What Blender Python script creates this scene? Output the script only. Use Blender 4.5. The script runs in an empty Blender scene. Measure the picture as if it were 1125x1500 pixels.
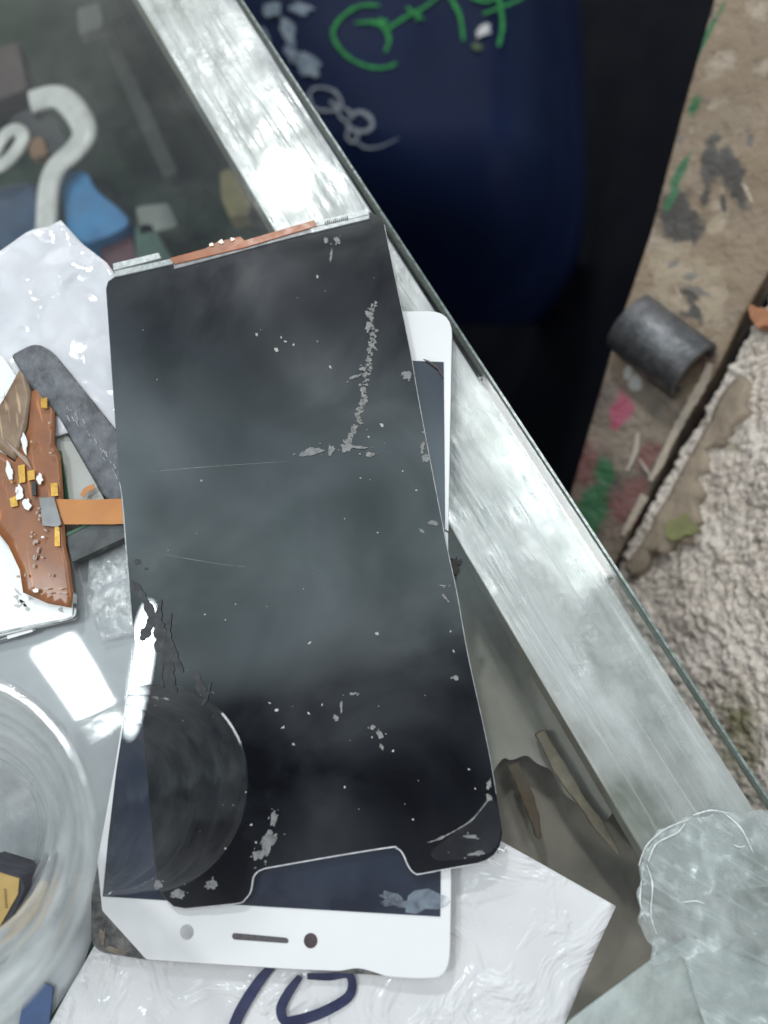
import bpy, bmesh, math, random
from mathutils import Vector, Matrix, noise
random.seed(7)
S = bpy.context.scene
C = S.collection
V = Vector

# ------------------------------------------------------------------ camera
F = 1126.0                      # focal length in photo pixels (1125 x 1500)
D = 0.18                        # camera height above the glass
NADIR = (630, 1030)
zc = -V(((NADIR[0]-562.5)/F, -(NADIR[1]-750)/F, -1)).normalized()
xc = (V((1, 0, 0)) - zc.x*zc).normalized()
yc = zc.cross(xc)
R = Matrix((xc, yc, zc))        # camera -> world
cd = bpy.data.cameras.new('camera'); cam = bpy.data.objects.new('camera', cd); C.objects.link(cam)
cam.matrix_world = Matrix.Translation((0, 0, D)) @ R.to_4x4()
cd.sensor_fit = 'VERTICAL'; cd.sensor_height = 36; cd.lens = F/1500*36
cd.clip_start = 0.005; cd.clip_end = 50
cd.dof.use_dof = True; cd.dof.focus_distance = 0.178; cd.dof.aperture_fstop = 8.5
S.camera = cam
EYE = V((0, 0, D))

def ray(px, py):
    return R @ V(((px-562.5)/F, -(py-750)/F, -1))
class Plane:
    def __init__(s, o, n): s.o = V(o); s.n = V(n).normalized()
    def at(s, px, py, lift=0.0):
        d = ray(px, py); o = s.o + s.n*lift
        return EYE + d*((o-EYE).dot(s.n)/d.dot(s.n))
def H(z): return Plane((0, 0, z), (0, 0, 1))
def P(px, py, z): return H(z).at(px, py)
def plane3(a, b, c):
    n = (b-a).cross(c-a).normalized()
    if n.dot(EYE-a) < 0: n = -n
    return Plane(a, n)

# ------------------------------------------------------------------ objects
def origin_of(o):
    p = V((0, 0, 0))
    while o: p += o.location; o = o.parent
    return p
def thing(name, loc, label, cat, group=None):
    o = bpy.data.objects.new(name, None); C.objects.link(o); o.location = loc; o.empty_display_size = .01
    o['label'] = label; o['category'] = cat
    if group: o['group'] = group
    return o
def tag(o, label, cat, group=None):
    o['label'] = label; o['category'] = cat
    if group: o['group'] = group
    return o
def obj(name, bm, mat, parent=None, smooth=False, bevel=0, seg=2, label=None):
    bmesh.ops.recalc_face_normals(bm, faces=bm.faces[:])
    me = bpy.data.meshes.new(name)
    if parent is None:
        lo = V([min(v.co[i] for v in bm.verts) for i in range(3)]); hi = V([max(v.co[i] for v in bm.verts) for i in range(3)])
        loc = V(((lo.x+hi.x)/2, (lo.y+hi.y)/2, lo.z)); off = loc
    else:
        loc = V((0, 0, 0)); off = origin_of(parent)
    bmesh.ops.translate(bm, verts=bm.verts[:], vec=-off)
    bm.to_mesh(me); bm.free()
    o = bpy.data.objects.new(name, me); C.objects.link(o); o.location = loc
    me.materials.append(mat)
    if parent: o.parent = parent
    if smooth:
        for p in me.polygons: p.use_smooth = True
    if bevel:
        m = o.modifiers.new('b', 'BEVEL'); m.width = bevel; m.segments = seg; m.limit_method = 'ANGLE'; m.angle_limit = math.radians(35)
    if label: o['label'] = label
    return o

def rounded(pts, radii, n=6):
    """pts 2-D pixel polygon; radii per corner -> denser polygon"""
    out = []; N = len(pts)
    for i in range(N):
        p = V(pts[i]); r = radii[i] if isinstance(radii, (list, tuple)) else radii
        if r <= 0: out.append(p); continue
        a = (V(pts[i-1])-p); b = (V(pts[(i+1) % N])-p)
        ra = min(r, a.length*.49); rb = min(r, b.length*.49)
        A = p + a.normalized()*ra; B = p + b.normalized()*rb
        for k in range(n+1):
            t = k/n
            out.append(A*(1-t)**2 + p*2*t*(1-t) + B*t*t)
    return [(q.x, q.y) for q in out]
def add_prism(bm, top, down):
    """top: 3-D polygon; down: vector to the under side"""
    a = [bm.verts.new(p) for p in top]; b = [bm.verts.new(p+down) for p in top]
    bm.faces.new(a); bm.faces.new(b[::-1]); n = len(a)
    for i in range(n): bm.faces.new((a[i], b[i], b[(i+1) % n], a[(i+1) % n]))
def prism(px, pl, th, lift=0.0, bm=None):
    bm = bm or bmesh.new()
    add_prism(bm, [pl.at(x, y, lift) for x, y in px], -pl.n*th)
    return bm
def catmull(pts, n=8):
    out = []; N = len(pts); pts = [V(p) for p in pts]
    for i in range(N-1):
        p0, p1, p2, p3 = pts[max(i-1, 0)], pts[i], pts[i+1], pts[min(i+2, N-1)]
        for k in range(n):
            t = k/n
            out.append(.5*((2*p1)+(p2-p0)*t+(2*p0-5*p1+4*p2-p3)*t*t+(3*p1-p0-3*p2+p3)*t**3))
    out.append(pts[-1]); return out
def ribbon(px, w, pl, lift=.0001, th=.00005, bm=None, ragged=0.0, n=8):
    """flat stroke of width w (pixels or list) on a plane"""
    bm = bm or bmesh.new(); c = catmull(px, n); N = len(c)
    L = []; Rr = []
    for i, p in enumerate(c):
        t = (c[min(i+1, N-1)]-c[max(i-1, 0)])
        t = t.normalized() if t.length > 0 else V((1, 0))
        q = V((-t.y, t.x)); f = i/(N-1)
        if isinstance(w, (list, tuple)):
            k = f*(len(w)-1); j = min(int(k), len(w)-2); ww = w[j]+(w[j+1]-w[j])*(k-j)
        else: ww = w
        ww *= 1+ragged*(random.random()-.5)*2
        L.append(pl.at(*(p+q*ww/2), lift)); Rr.append(pl.at(*(p-q*ww/2), lift))
    up = -pl.n*th
    lt = [bm.verts.new(v) for v in L]; rt = [bm.verts.new(v) for v in Rr]
    lb = [bm.verts.new(v+up) for v in L]; rb = [bm.verts.new(v+up) for v in Rr]
    for i in range(N-1):
        bm.faces.new((lt[i], lt[i+1], rt[i+1], rt[i])); bm.faces.new((lb[i], rb[i], rb[i+1], lb[i+1]))
        bm.faces.new((lt[i], lb[i], lb[i+1], lt[i+1])); bm.faces.new((rt[i], rt[i+1], rb[i+1], rb[i]))
    bm.faces.new((lt[0], rt[0], rb[0], lb[0])); bm.faces.new((lt[-1], lb[-1], rb[-1], rt[-1]))
    return bm
def blob(cx, cy, rx, ry, rot, pl, lift=.0001, th=.00006, bm=None, n=14, rag=.35):
    bm = bm or bmesh.new(); px = []
    s = random.random()*50
    for i in range(n):
        a = 2*math.pi*i/n; r = 1+rag*noise.noise(V((math.cos(a)*1.7+s, math.sin(a)*1.7, s)))*1.8 + rag*.4*(random.random()-.5)
        r = max(r+rag*.55*noise.noise(V((math.cos(a)*5+s, math.sin(a)*5, s+9))), .15)
        x = rx*r*math.cos(a); y = ry*r*math.sin(a)
        px.append((cx+x*math.cos(rot)-y*math.sin(rot), cy+x*math.sin(rot)+y*math.cos(rot)))
    return prism(px, pl, th, lift, bm)
def grid(c00, c10, c11, c01, n, m, disp=None, th=0.0, bm=None):
    """bilinear sheet between four points, pushed along its normal by disp(u,v,point)"""
    bm = bm or bmesh.new(); nn = (c10-c00).cross(c01-c00).normalized()
    if nn.dot(EYE-c00) < 0: nn = -nn
    vs = []
    for j in range(m+1):
        row = []
        for i in range(n+1):
            u, v = i/n, j/m
            p = c00*(1-u)*(1-v)+c10*u*(1-v)+c11*u*v+c01*(1-u)*v
            if disp: p = p + nn*disp(u, v, p)
            row.append(bm.verts.new(p))
        vs.append(row)
    for j in range(m):
        for i in range(n): bm.faces.new((vs[j][i], vs[j][i+1], vs[j+1][i+1], vs[j+1][i]))
    if th:
        r = bmesh.ops.extrude_face_region(bm, geom=bm.faces[:])
        bmesh.ops.translate(bm, verts=[e for e in r['geom'] if isinstance(e, bmesh.types.BMVert)], vec=-nn*th)
    return bm
def polysheet(px, pl, lift, disp, step=.0015, th=.0002):
    """a polygon filled with a fine triangulated grid, displaced along the normal; thin but solid"""
    bm = bmesh.new()
    vs = [bm.verts.new(pl.at(x, y, lift)) for x, y in px]
    f = bm.faces.new(vs)
    bmesh.ops.triangulate(bm, faces=[f])
    for _ in range(9):
        long = [e for e in bm.edges if e.calc_length() > step*1.5]
        if not long: break
        bmesh.ops.subdivide_edges(bm, edges=long, cuts=1)
        bmesh.ops.triangulate(bm, faces=[f for f in bm.faces if len(f.verts) > 3])
    for v in bm.verts: v.co += pl.n*disp(v.co)
    r = bmesh.ops.extrude_face_region(bm, geom=bm.faces[:])
    bmesh.ops.translate(bm, verts=[e for e in r['geom'] if isinstance(e, bmesh.types.BMVert)], vec=-pl.n*th)
    return bm
def add_box(bm, c, ax, ay, az, sx, sy, sz):
    vs = [bm.verts.new(c+ax*sx*i/2+ay*sy*j/2+az*sz*k/2) for i in (-1, 1) for j in (-1, 1) for k in (-1, 1)]
    for q in ((0, 1, 3, 2), (4, 6, 7, 5), (0, 4, 5, 1), (2, 3, 7, 6), (0, 2, 6, 4), (1, 5, 7, 3)): bm.faces.new([vs[i] for i in q])

# ------------------------------------------------------------------ materials
class NT:
    def __init__(s, name):
        s.m = bpy.data.materials.new(name); s.m.use_nodes = True; s.t = s.m.node_tree; s.t.nodes.clear()
        s.out = s.n('ShaderNodeOutputMaterial'); s.tc = s.n('ShaderNodeTexCoord')
    def n(s, t, **k):
        x = s.t.nodes.new(t)
        for a, b in k.items(): setattr(x, a, b)
        return x
    def l(s, a, b): s.t.links.new(a, b)
    def coord(s, scale=(1, 1, 1), rot=0.0):
        mp = s.n('ShaderNodeMapping'); mp.inputs['Scale'].default_value = scale
        if rot:
            r0 = s.n('ShaderNodeMapping'); r0.inputs['Rotation'].default_value = (0, 0, -rot)
            s.l(s.tc.outputs['Object'], r0.inputs[0]); s.l(r0.outputs[0], mp.inputs[0])
        else: s.l(s.tc.outputs['Object'], mp.inputs[0])
        return mp.outputs[0]
    def noise(s, scale, detail=4, rough=.55, lo=.35, hi=.65, stretch=None, rot=0.0, a=0.0, b=1.0, dist=0.0, w=None):
        x = s.n('ShaderNodeTexNoise'); x.inputs['Scale'].default_value = scale; x.inputs['Detail'].default_value = detail
        x.inputs['Roughness'].default_value = rough; x.inputs['Distortion'].default_value = dist
        if w is not None:
            x.noise_dimensions = '4D'; x.inputs['W'].default_value = w
        s.l(s.coord(stretch or (1, 1, 1), rot), x.inputs['Vector'])
        mr = s.n('ShaderNodeMapRange'); mr.inputs[1].default_value = lo; mr.inputs[2].default_value = hi
        mr.inputs[3].default_value = a; mr.inputs[4].default_value = b; s.l(x.outputs[0], mr.inputs[0])
        return mr.outputs[0]
    def mix(s, f, c1, c2):
        x = s.n('ShaderNodeMix', data_type='RGBA')
        for i, c in ((6, c1), (7, c2)):
            if isinstance(c, tuple): x.inputs[i].default_value = (*c, 1)
            else: s.l(c, x.inputs[i])
        if isinstance(f, float): x.inputs[0].default_value = f
        else: s.l(f, x.inputs[0])
        return x.outputs[2]
    def math(s, op, a, b=0.0):
        x = s.n('ShaderNodeMath', operation=op)
        for i, c in ((0, a), (1, b)):
            if isinstance(c, (int, float)): x.inputs[i].default_value = c
            else: s.l(c, x.inputs[i])
        return x.outputs[0]
    def bump(s, h, strength, dist=.001):
        x = s.n('ShaderNodeBump'); x.inputs['Strength'].default_value = strength; x.inputs['Distance'].default_value = dist
        s.l(h, x.inputs['Height']); return x.outputs[0]
    def put(s, sh, key, val):
        if isinstance(val, (int, float)): sh.inputs[key].default_value = val
        elif isinstance(val, tuple): sh.inputs[key].default_value = (*val, 1)
        else: s.l(val, sh.inputs[key])
    def principled(s, **k):
        x = s.n('ShaderNodeBsdfPrincipled')
        for a, b in k.items(): s.put(x, {'base': 'Base Color', 'rough': 'Roughness', 'metal': 'Metallic', 'spec': 'Specular IOR Level', 'coat': 'Coat Weight', 'coatrough': 'Coat Roughness', 'coatior': 'Coat IOR', 'normal': 'Normal', 'sheen': 'Sheen Weight'}[a], b)
        return x.outputs[0]
    def daub(s, col, root, pl, px, py, rx, ry, rot, color, seed=0.0, soft=.5, freq=160):
        """an irregular patch of other paint, centred on a point of the surface"""
        o = pl.at(px, py); dx = V((math.cos(rot), math.sin(rot))); dy = V((-dx.y, dx.x))
        ex = pl.at(px+dx.x*rx, py+dx.y*rx)-o; ey = pl.at(px+dy.x*ry, py+dy.y*ry)-o
        sub = s.n('ShaderNodeVectorMath', operation='SUBTRACT'); s.l(s.tc.outputs['Object'], sub.inputs[0]); sub.inputs[1].default_value = o-origin_of(root)
        def dot(e):
            d = s.n('ShaderNodeVectorMath', operation='DOT_PRODUCT'); s.l(sub.outputs[0], d.inputs[0]); d.inputs[1].default_value = e/e.length_squared; return d.outputs['Value']
        a, b = dot(ex), dot(ey)
        q = s.math('SQRT', s.math('ADD', s.math('MULTIPLY', a, a), s.math('MULTIPLY', b, b)))
        q = s.math('ADD', q, s.noise(freq, detail=6, rough=.65, lo=.25, hi=.75, a=-.75, b=.75, w=seed))
        mr = s.n('ShaderNodeMapRange'); mr.inputs[1].default_value = 1.0+soft/2; mr.inputs[2].default_value = 1.0-soft/2; s.l(q, mr.inputs[0])
        return s.mix(mr.outputs[0], col, color)
    def schlick(s, f0=.04, nrm=None, k=1.0):
        lw = s.n('ShaderNodeLayerWeight'); lw.inputs[0].default_value = .5
        if nrm: s.l(nrm, lw.inputs['Normal'])
        return s.math('ADD', s.math('MULTIPLY', s.math('POWER', lw.outputs['Facing'], 5.0), (1-f0)*k), f0)
    def done(s, sh): s.l(sh, s.out.inputs[0]); return s.m

def simple(name, c1, c2=None, rough=.5, scale=200, metal=0.0, spec=.5, coat=0.0, bump=0.0, bscale=400, rvar=.12, coatrough=.05):
    t = NT(name); c2 = c2 or tuple(x*.8 for x in c1)
    col = t.mix(t.noise(scale), c1, c2)
    k = dict(base=col, rough=t.noise(scale*1.7, lo=.3, hi=.7, a=max(rough-rvar, .01), b=min(rough+rvar, 1)), metal=metal, spec=spec, coat=coat, coatrough=coatrough)
    if bump: k['normal'] = t.bump(t.noise(bscale, lo=0, hi=1), bump)
    return t.done(t.principled(**k))
def clear(name, tint=(.9, .95, .93), film=(.6, .63, .62), f_lo=0.0, f_hi=.2, scale=60, n_lo=.4, n_hi=.7, rough=.03, stretch=None, rot=0.0, bump=0.0, bscale=150, rough_hi=None, gloss=1.0, ior=1.45, detail=5):
    """clear sheet: fresnel reflection over see-through, plus a patchy milky film"""
    t = NT(name)
    kw = {}
    nrm = t.bump(t.noise(bscale, detail=4, lo=0, hi=1, stretch=stretch, rot=rot), bump) if bump else None
    fr = t.schlick(((ior-1)/(ior+1))**2, nrm)
    tr = t.n('ShaderNodeBsdfTransparent'); tr.inputs[0].default_value = (*tint, 1)
    gl = t.n('ShaderNodeBsdfGlossy'); gl.inputs[0].default_value = (gloss, gloss, gloss, 1)
    if rough_hi: t.l(t.noise(scale*1.3, stretch=stretch, rot=rot, a=rough, b=rough_hi, w=3.0), gl.inputs['Roughness'])
    else: gl.inputs['Roughness'].default_value = rough
    df = t.n('ShaderNodeBsdfDiffuse'); df.inputs[0].default_value = (*film, 1)
    if nrm:
        for x in (gl, df): t.l(nrm, x.inputs['Normal'])
    m1 = t.n('ShaderNodeMixShader'); t.l(t.noise(scale, detail=detail, lo=n_lo, hi=n_hi, a=f_lo, b=f_hi, stretch=stretch, rot=rot, rough=.65), m1.inputs[0]); t.l(tr.outputs[0], m1.inputs[1]); t.l(df.outputs[0], m1.inputs[2])
    m2 = t.n('ShaderNodeMixShader'); t.l(fr, m2.inputs[0]); t.l(m1.outputs[0], m2.inputs[1]); t.l(gl.outputs[0], m2.inputs[2])
    return t.done(m2.outputs[0])

EDGE0, EDGE1 = (352, 0), (1128, 1178)          # outer edge of the glass top in the photo
INN0, INN1 = (201, 0), (942, 1249)             # inner edge of the rail
def lerp(a, b, t): return (a[0]+(b[0]-a[0])*t, a[1]+(b[1]-a[1])*t)
e0, e1 = P(*EDGE0, 0), P(*EDGE1, 0)
U = (e1-e0).normalized()                       # along the edge, towards the viewer
W = V((U.y, -U.x, 0))                          # sideways
if W.x < 0: W = -W                             # outwards (to the door)
ANG = math.atan2(U.y, U.x)

M_glass = clear('counter glass', tint=(.955, .962, .95), film=(.40, .43, .40), f_lo=0, f_hi=.06, scale=45, n_lo=.45, n_hi=.75, rough=.05, bump=.06, bscale=70, ior=1.5)
M_gedge = simple('green glass edge', (.12, .155, .14), (.26, .31, .29), rough=.15, scale=700)
M_tape = None
def tape_material(name, rot, f_lo, f_hi, base, seed, along=22, across=95):
    t = NT(name)
    st1 = t.noise(1, detail=6, lo=.34, hi=.72, stretch=(along, across, 60), rot=rot, rough=.62, dist=.6, w=seed)
    st2 = t.noise(1, detail=3, lo=.56, hi=.66, stretch=(along*.6, across*5, 60), rot=rot, rough=.5, dist=1.2, w=seed+4)
    st3 = t.noise(55, detail=5, lo=.35, hi=.7, w=seed+7)
    film = t.math('ADD', t.math('MULTIPLY', st1, .55), t.math('MULTIPLY', st2, .22))
    film = t.math('ADD', film, t.math('MULTIPLY', st3, .28))
    mr = t.n('ShaderNodeMapRange'); mr.inputs[3].default_value = f_lo; mr.inputs[4].default_value = f_hi; t.l(film, mr.inputs[0])
    nrm = t.bump(t.math('ADD', t.math('ADD', st1, t.math('MULTIPLY', st2, .7)), st3), .28, .0006)
    fr = t.schlick(.05, nrm)
    tr = t.n('ShaderNodeBsdfTransparent'); tr.inputs[0].default_value = (.93, .95, .94, 1)
    gl = t.n('ShaderNodeBsdfGlossy'); t.l(t.noise(80, a=.20, b=.5, w=seed+2), gl.inputs['Roughness']); t.l(nrm, gl.inputs['Normal'])
    df = t.n('ShaderNodeBsdfDiffuse'); df.inputs[0].default_value = (*base, 1); t.l(nrm, df.inputs['Normal'])
    m1 = t.n('ShaderNodeMixShader'); t.l(mr.outputs[0], m1.inputs[0]); t.l(tr.outputs[0], m1.inputs[1]); t.l(df.outputs[0], m1.inputs[2])
    k = t.math('ADD', fr, t.math('MULTIPLY', st1, .10))
    m2 = t.n('ShaderNodeMixShader'); t.l(k, m2.inputs[0]); t.l(m1.outputs[0], m2.inputs[1]); t.l(gl.outputs[0], m2.inputs[2])
    return t.done(m2.outputs[0])
M_tape = tape_material('clear tape', ANG, .0, .62, (.74, .755, .745), 1.0)
M_patch = tape_material('wrapped tape', ANG+.5, .04, .55, (.62, .67, .66), 9.0, 90, 160)
M_rail = simple('dirty pale rail', (.34, .355, .32), (.225, .205, .165), rough=.5, scale=32, bump=.1)

# ------------------------------------------------------------------ glass counter
def far_poly(z, inset=0.0):
    a = P(*EDGE0, 0)-U*.5+W*(-inset); b = P(*EDGE1, 0)+U*.35+W*(-inset)
    return [V((p.x, p.y, z)) for p in (a, b, b-W*.75, a-W*.75)]
counter = thing('glass_counter', (0, 0, -.55), 'glass topped display counter with pale edge rail, carrying the phone screens', 'counter')
bm = bmesh.new(); add_prism(bm, far_poly(0), V((0, 0, -.005)))
obj('glass_top', bm, M_glass, counter, bevel=.0005)
# green polished edge band of the pane, 0.3 mm outside it
bm = bmesh.new(); a, b = far_poly(-.0006, -.0002)[:2]
add_prism(bm, [a, b, b+W*.0006, a+W*.0006], V((0, 0, -.0040)))
obj('glass_edge', bm, M_gedge, counter)
# the rail below the rim
i0, i1 = P(*INN0, -.0056), P(*INN1, -.0056)
wi = ((i0-e0).dot(W)+(i1-e1).dot(W))/2
def strip_pts(z, w0, w1, s0=-.5, s1=.35):
    a = e0+U*s0; b = e1+U*s1
    r = [a+W*w0, a+W*w1, b+W*w1, b+W*w0]
    return [V((p.x, p.y, z)) for p in r]
ri0 = i0+(i0-i1)*1.5; ri1 = i1+(i1-i0)*1.0
ro0, ro1 = e0-W*.0022-U*.5, e1-W*.0022+U*.35
bm = bmesh.new()
add_prism(bm, [V((p.x, p.y, -.0056)) for p in (ri0, ro0, ro1, ri1)], V((0, 0, -.012)))
obj('edge_rail', bm, M_rail, counter, bevel=.001)
M_dark = simple('dark case lining', (.026, .046, .027), (.009, .024, .011), rough=.8, scale=25, bump=.1, spec=.2)
M_side = simple('case side', (.03, .035, .035), rough=.6, scale=30)
bm = bmesh.new(); add_prism(bm, strip_pts(-.0180, -.012, -.0035), V((0, 0, -.53)))
obj('side_panel', bm, M_side, counter)
SH = -.148
bm = bmesh.new(); add_prism(bm, [V((p.x, p.y, SH)) for p in [e0-W*.013-U*.5, e1-W*.013+U*.35, e1-W*.75+U*.35, e0-W*.75-U*.5]], V((0, 0, -.01)))
obj('shelf', bm, M_dark, counter)

# tape along the rim, lying on the glass
def wrinkle(p):
    a = p.dot(U); b = p.dot(W)
    return .00022*noise.noise(V((a*30, b*260, 1))) + .00012*noise.noise(V((a*120, b*300, 5)))
tp = [(190, -30), (322, -40), (452, 162), (600, 394), (700, 546), (868, 800), (1000, 1000), (1118, 1192), (1175, 1290), (985, 1320), (942, 1249), (800, 1005), (664, 768), (398, 322)]
o = obj('packing_tape', grid(H(0).at(184, -30, .0006), H(0).at(321, -38, .0006), H(0).at(1172, 1292, .0006), H(0).at(984, 1320, .0006), 70, 420, lambda u, v, p: wrinkle(p), th=.00008), M_tape, smooth=True)
tag(o, 'streaky clear packing tape stuck along the rim of the glass counter', 'tape')
# wrapped patch over the corner joint
pt = [(934, 1266), (940, 1246), (952, 1232), (960, 1214), (984, 1208), (1004, 1194), (1030, 1196), (1050, 1186), (1085, 1190), (1110, 1184), (1160, 1194), (1220, 1320), (1200, 1520), (1100, 1560), (1040, 1530), (1010, 1440), (1000, 1400), (956, 1414), (948, 1408), (954, 1384), (944, 1374), (938, 1358), (930, 1346), (936, 1330), (930, 1306), (937, 1290)]
def wr2(p): return .0008+.0012*abs(noise.noise(V((p.x*90, p.y*150, 3))))+.0008*abs(noise.noise(V((p.x*300, p.y*220, 8))))+.0003*noise.noise(V((p.x*700, p.y*700, 8)))
o = obj('tape_patch', polysheet(rounded(pt, 5, 2), H(0), .0014, wr2, step=.0013, th=.00012), M_patch, smooth=True)
tag(o, 'milky crumpled tape patch wrapped over the glass corner joint', 'tape')
M_crs = simple('white crease', (.85, .88, .87), rough=.3)
for pts in ([(936, 1268), (948, 1238), (976, 1214), (1010, 1200)], [(950, 1262), (962, 1236), (992, 1220), (1004, 1206)], [(1016, 1194), (1042, 1187), (1068, 1191)], [(940, 1290), (938, 1320), (946, 1350)], [(1060, 1190), (1086, 1214), (1104, 1250)], [(1000, 1322), (1020, 1320), (1032, 1324)], [(1076, 1238), (1084, 1241), (1092, 1239)], [(948, 1268), (956, 1296), (954, 1340), (962, 1368)]):
    obj('crease', ribbon(pts, [.6, 1.6, 1.0, .4], H(.0034), 0, .0004, ragged=.5), M_crs, o)
# second pane whose corner pokes in at the bottom
M_pane = clear('frosted pane', tint=(.82, .86, .84), film=(.55, .60, .58), f_lo=.30, f_hi=.75, scale=70, n_lo=.35, n_hi=.65, rough=.25, bump=.15)
o = obj('glass_sheet', prism(rounded([(828, 1500), (955, 1406), (1018, 1368), (1240, 1450), (1240, 1640), (700, 1640)], 4, 3), H(.0009), .0008), M_pane, bevel=.0002)
tag(o, 'pale green frosted pane corner beneath the crumpled tape patch', 'glass pane')
o = obj('gap_line', ribbon([(1008, 1369), (1060, 1388), (1150, 1425)], [3, 5, 4], H(.0021)), simple('gap dark', (.08, .08, .07), rough=.8), None)  # dark strip drawn for the gap between the two panes
tag(o, 'dark hair-thin splinter between the glass panes, drawn as a strip over the tape patch', 'crevice')
o.name = 'crevice'

# ------------------------------------------------------------------ under the glass
def solid(name, px, z, th, mat, label, cat, rad=6, bevel=.0006, group=None):
    o = obj(name, prism(rounded(px, rad, 4), H(z), th), mat, bevel=bevel); tag(o, label, cat, group); return o
def tube(px, zs, r, bm=None, seg=12, flat=1.0):
    bm = bm or bmesh.new(); c = catmull([V((*p, z)) for p, z in zip(px, zs)], 8); pts = [P(q.x, q.y, q.z) for q in c]; rings = []
    for i, p in enumerate(pts):
        t = (pts[min(i+1, len(pts)-1)]-pts[max(i-1, 0)]).normalized(); s = t.cross(V((0, 0, 1))).normalized(); u = s.cross(t)
        rr = r[0]+(r[1]-r[0])*i/(len(pts)-1) if isinstance(r, tuple) else r
        rings.append([bm.verts.new(p+s*math.cos(2*math.pi*k/seg)*rr+u*math.sin(2*math.pi*k/seg)*rr*flat) for k in range(seg)])
    for a, b in zip(rings, rings[1:]):
        for k in range(seg): bm.faces.new((a[k], a[(k+1) % seg], b[(k+1) % seg], b[k]))
    bm.faces.new(rings[0][::-1]); bm.faces.new(rings[-1]); return bm
M_white = simple('white plastic', (.70, .70, .68), (.50, .50, .48), rough=.35, scale=90)
M_grey = simple('grey plastic', (.20, .22, .20), (.14, .16, .14), rough=.5, scale=60)
M_green = simple('dull green card', (.045, .11, .085), (.03, .07, .055), rough=.6, scale=60)
M_blue = simple('blue plastic', (.035, .24, .52), (.02, .13, .32), rough=.4, scale=60)
M_navy = simple('navy plastic', (.02, .06, .14), (.01, .03, .08), rough=.5, scale=60)
M_brown = simple('brown card', (.24, .12, .05), (.15, .08, .03), rough=.6, scale=60)
M_yel = simple('yellowed card', (.38, .32, .14), (.22, .19, .10), rough=.6, scale=60)
M_maroon = simple('maroon card', (.11, .04, .05), rough=.6)
M_black = simple('black plastic', (.012, .012, .013), (.02, .02, .021), rough=.4)
Z1 = -.112
o = obj('white_cable', tube([(45, 150), (85, 142), (112, 165), (124, 195), (108, 222), (84, 244), (72, 275), (68, 330), (62, 372)], [Z1]*9, (.0066, .0048), flat=.3), M_white, smooth=True)
tag(o, 'thick white hooked cable lying in the case under the glass', 'cable')
o = obj('white_ring', tube([(-14, 238), (2, 205), (22, 190), (34, 200), (24, 222), (2, 243), (-16, 244)], [Z1+.002]*7, .0034, flat=.4), M_white, smooth=True)
tag(o, 'small white oblong ring beside the hooked cable under the glass', 'ring')
solid('black_plug', [(10, 176), (34, 160), (80, 170), (100, 205), (84, 232), (40, 210)], Z1-.002, .012, M_black, 'black plug lying inside the hook of the white cable', 'plug', 10)
solid('brown_card', [(38, 205), (62, 198), (70, 226), (46, 234)], Z1+.001, .004, M_brown, 'small orange brown tab inside the white cable hook', 'tab')
solid('blue_pouch', [(88, 252), (126, 246), (138, 276), (186, 314), (190, 330), (160, 346), (122, 358), (96, 336)], -.118, .014, M_blue, 'bright blue pouch under the glass beside the white cable', 'pouch', 14, .003)
solid('navy_pouch', [(-60, 280), (48, 262), (62, 300), (58, 350), (20, 380), (-60, 400)], -.120, .012, M_navy, 'dark navy pouch under the glass behind the white cable', 'pouch', 14, .003)
solid('green_card', [(196, 330), (222, 326), (262, 396), (200, 402)], -.122, .010, M_green, 'dull green card under the glass by the metal connector strip', 'card')
solid('grey_box', [(198, 302), (246, 296), (262, 330), (205, 346)], -.122, .012, M_grey, 'small grey box under the glass behind the green card', 'box')
solid('maroon_card', [(140, 356), (192, 340), (200, 380), (160, 394)], -.124, .008, M_maroon, 'dark maroon card under the glass beside the blue pouch', 'card')
solid('yellow_card', [(322, 250), (352, 242), (368, 282), (366, 312), (338, 318), (324, 290)], -.118, .010, M_yel, 'yellowish card under the glass beside the edge rail', 'card')
solid('grey_tag', [(112, 12), (146, 2), (152, 36), (116, 52)], -.110, .006, M_grey, 'small pale grey tag near the case back under the glass', 'tag')
solid('wooden_batten', [(142, 40), (162, 36), (262, 252), (240, 262)], -.126, .008, simple('dim slat', (.075, .088, .075), rough=.6), 'long grey green slat lying in the case parallel to the rail', 'slat')
solid('maroon_case', [(-60, 90), (26, 60), (40, 130), (-60, 170)], -.122, .01, simple('dim maroon', (.06, .035, .03), rough=.6), 'dark brownish case under the glass above the white ring', 'case')
# ledge seen through the glass right of the black screen
def ledge_mat():
    t = NT('grimy ledge')
    c = t.mix(t.noise(22, lo=.4, hi=.62, w=2.0), (.50, .475, .43), (.30, .29, .26))
    c = t.mix(t.noise(40, lo=.62, hi=.72, w=5.0), c, (.42, .19, .09))
    c = t.mix(t.noise(35, lo=.60, hi=.70, w=8.0), c, (.10, .14, .07))
    return t.done(t.principled(base=c, rough=.7, normal=t.bump(t.noise(160, lo=0, hi=1), .3)))
LZ = -.024
o = solid('grimy_board', [(560, 700), (640, 700), (800, 1000), (905, 1180), (880, 1215), (852, 1180), (830, 1168), (812, 1128), (786, 1120), (772, 1104), (748, 1116), (738, 1108), (720, 1134), (700, 1200), (560, 1000)], LZ, .006, ledge_mat(), 'grimy grey board under the glass next to the black screen', 'board', 12)
M_dkb = simple('dark mat', (.22, .195, .17), (.34, .30, .26), rough=.6, scale=40, bump=.2)
o = solid('dark_mat', [(560, 1000), (800, 1000), (1010, 1300), (1040, 1700), (500, 1700)], LZ-.010, .006, M_dkb, 'dark grey mat low under the glass beside the white paper', 'mat', 4)
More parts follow.
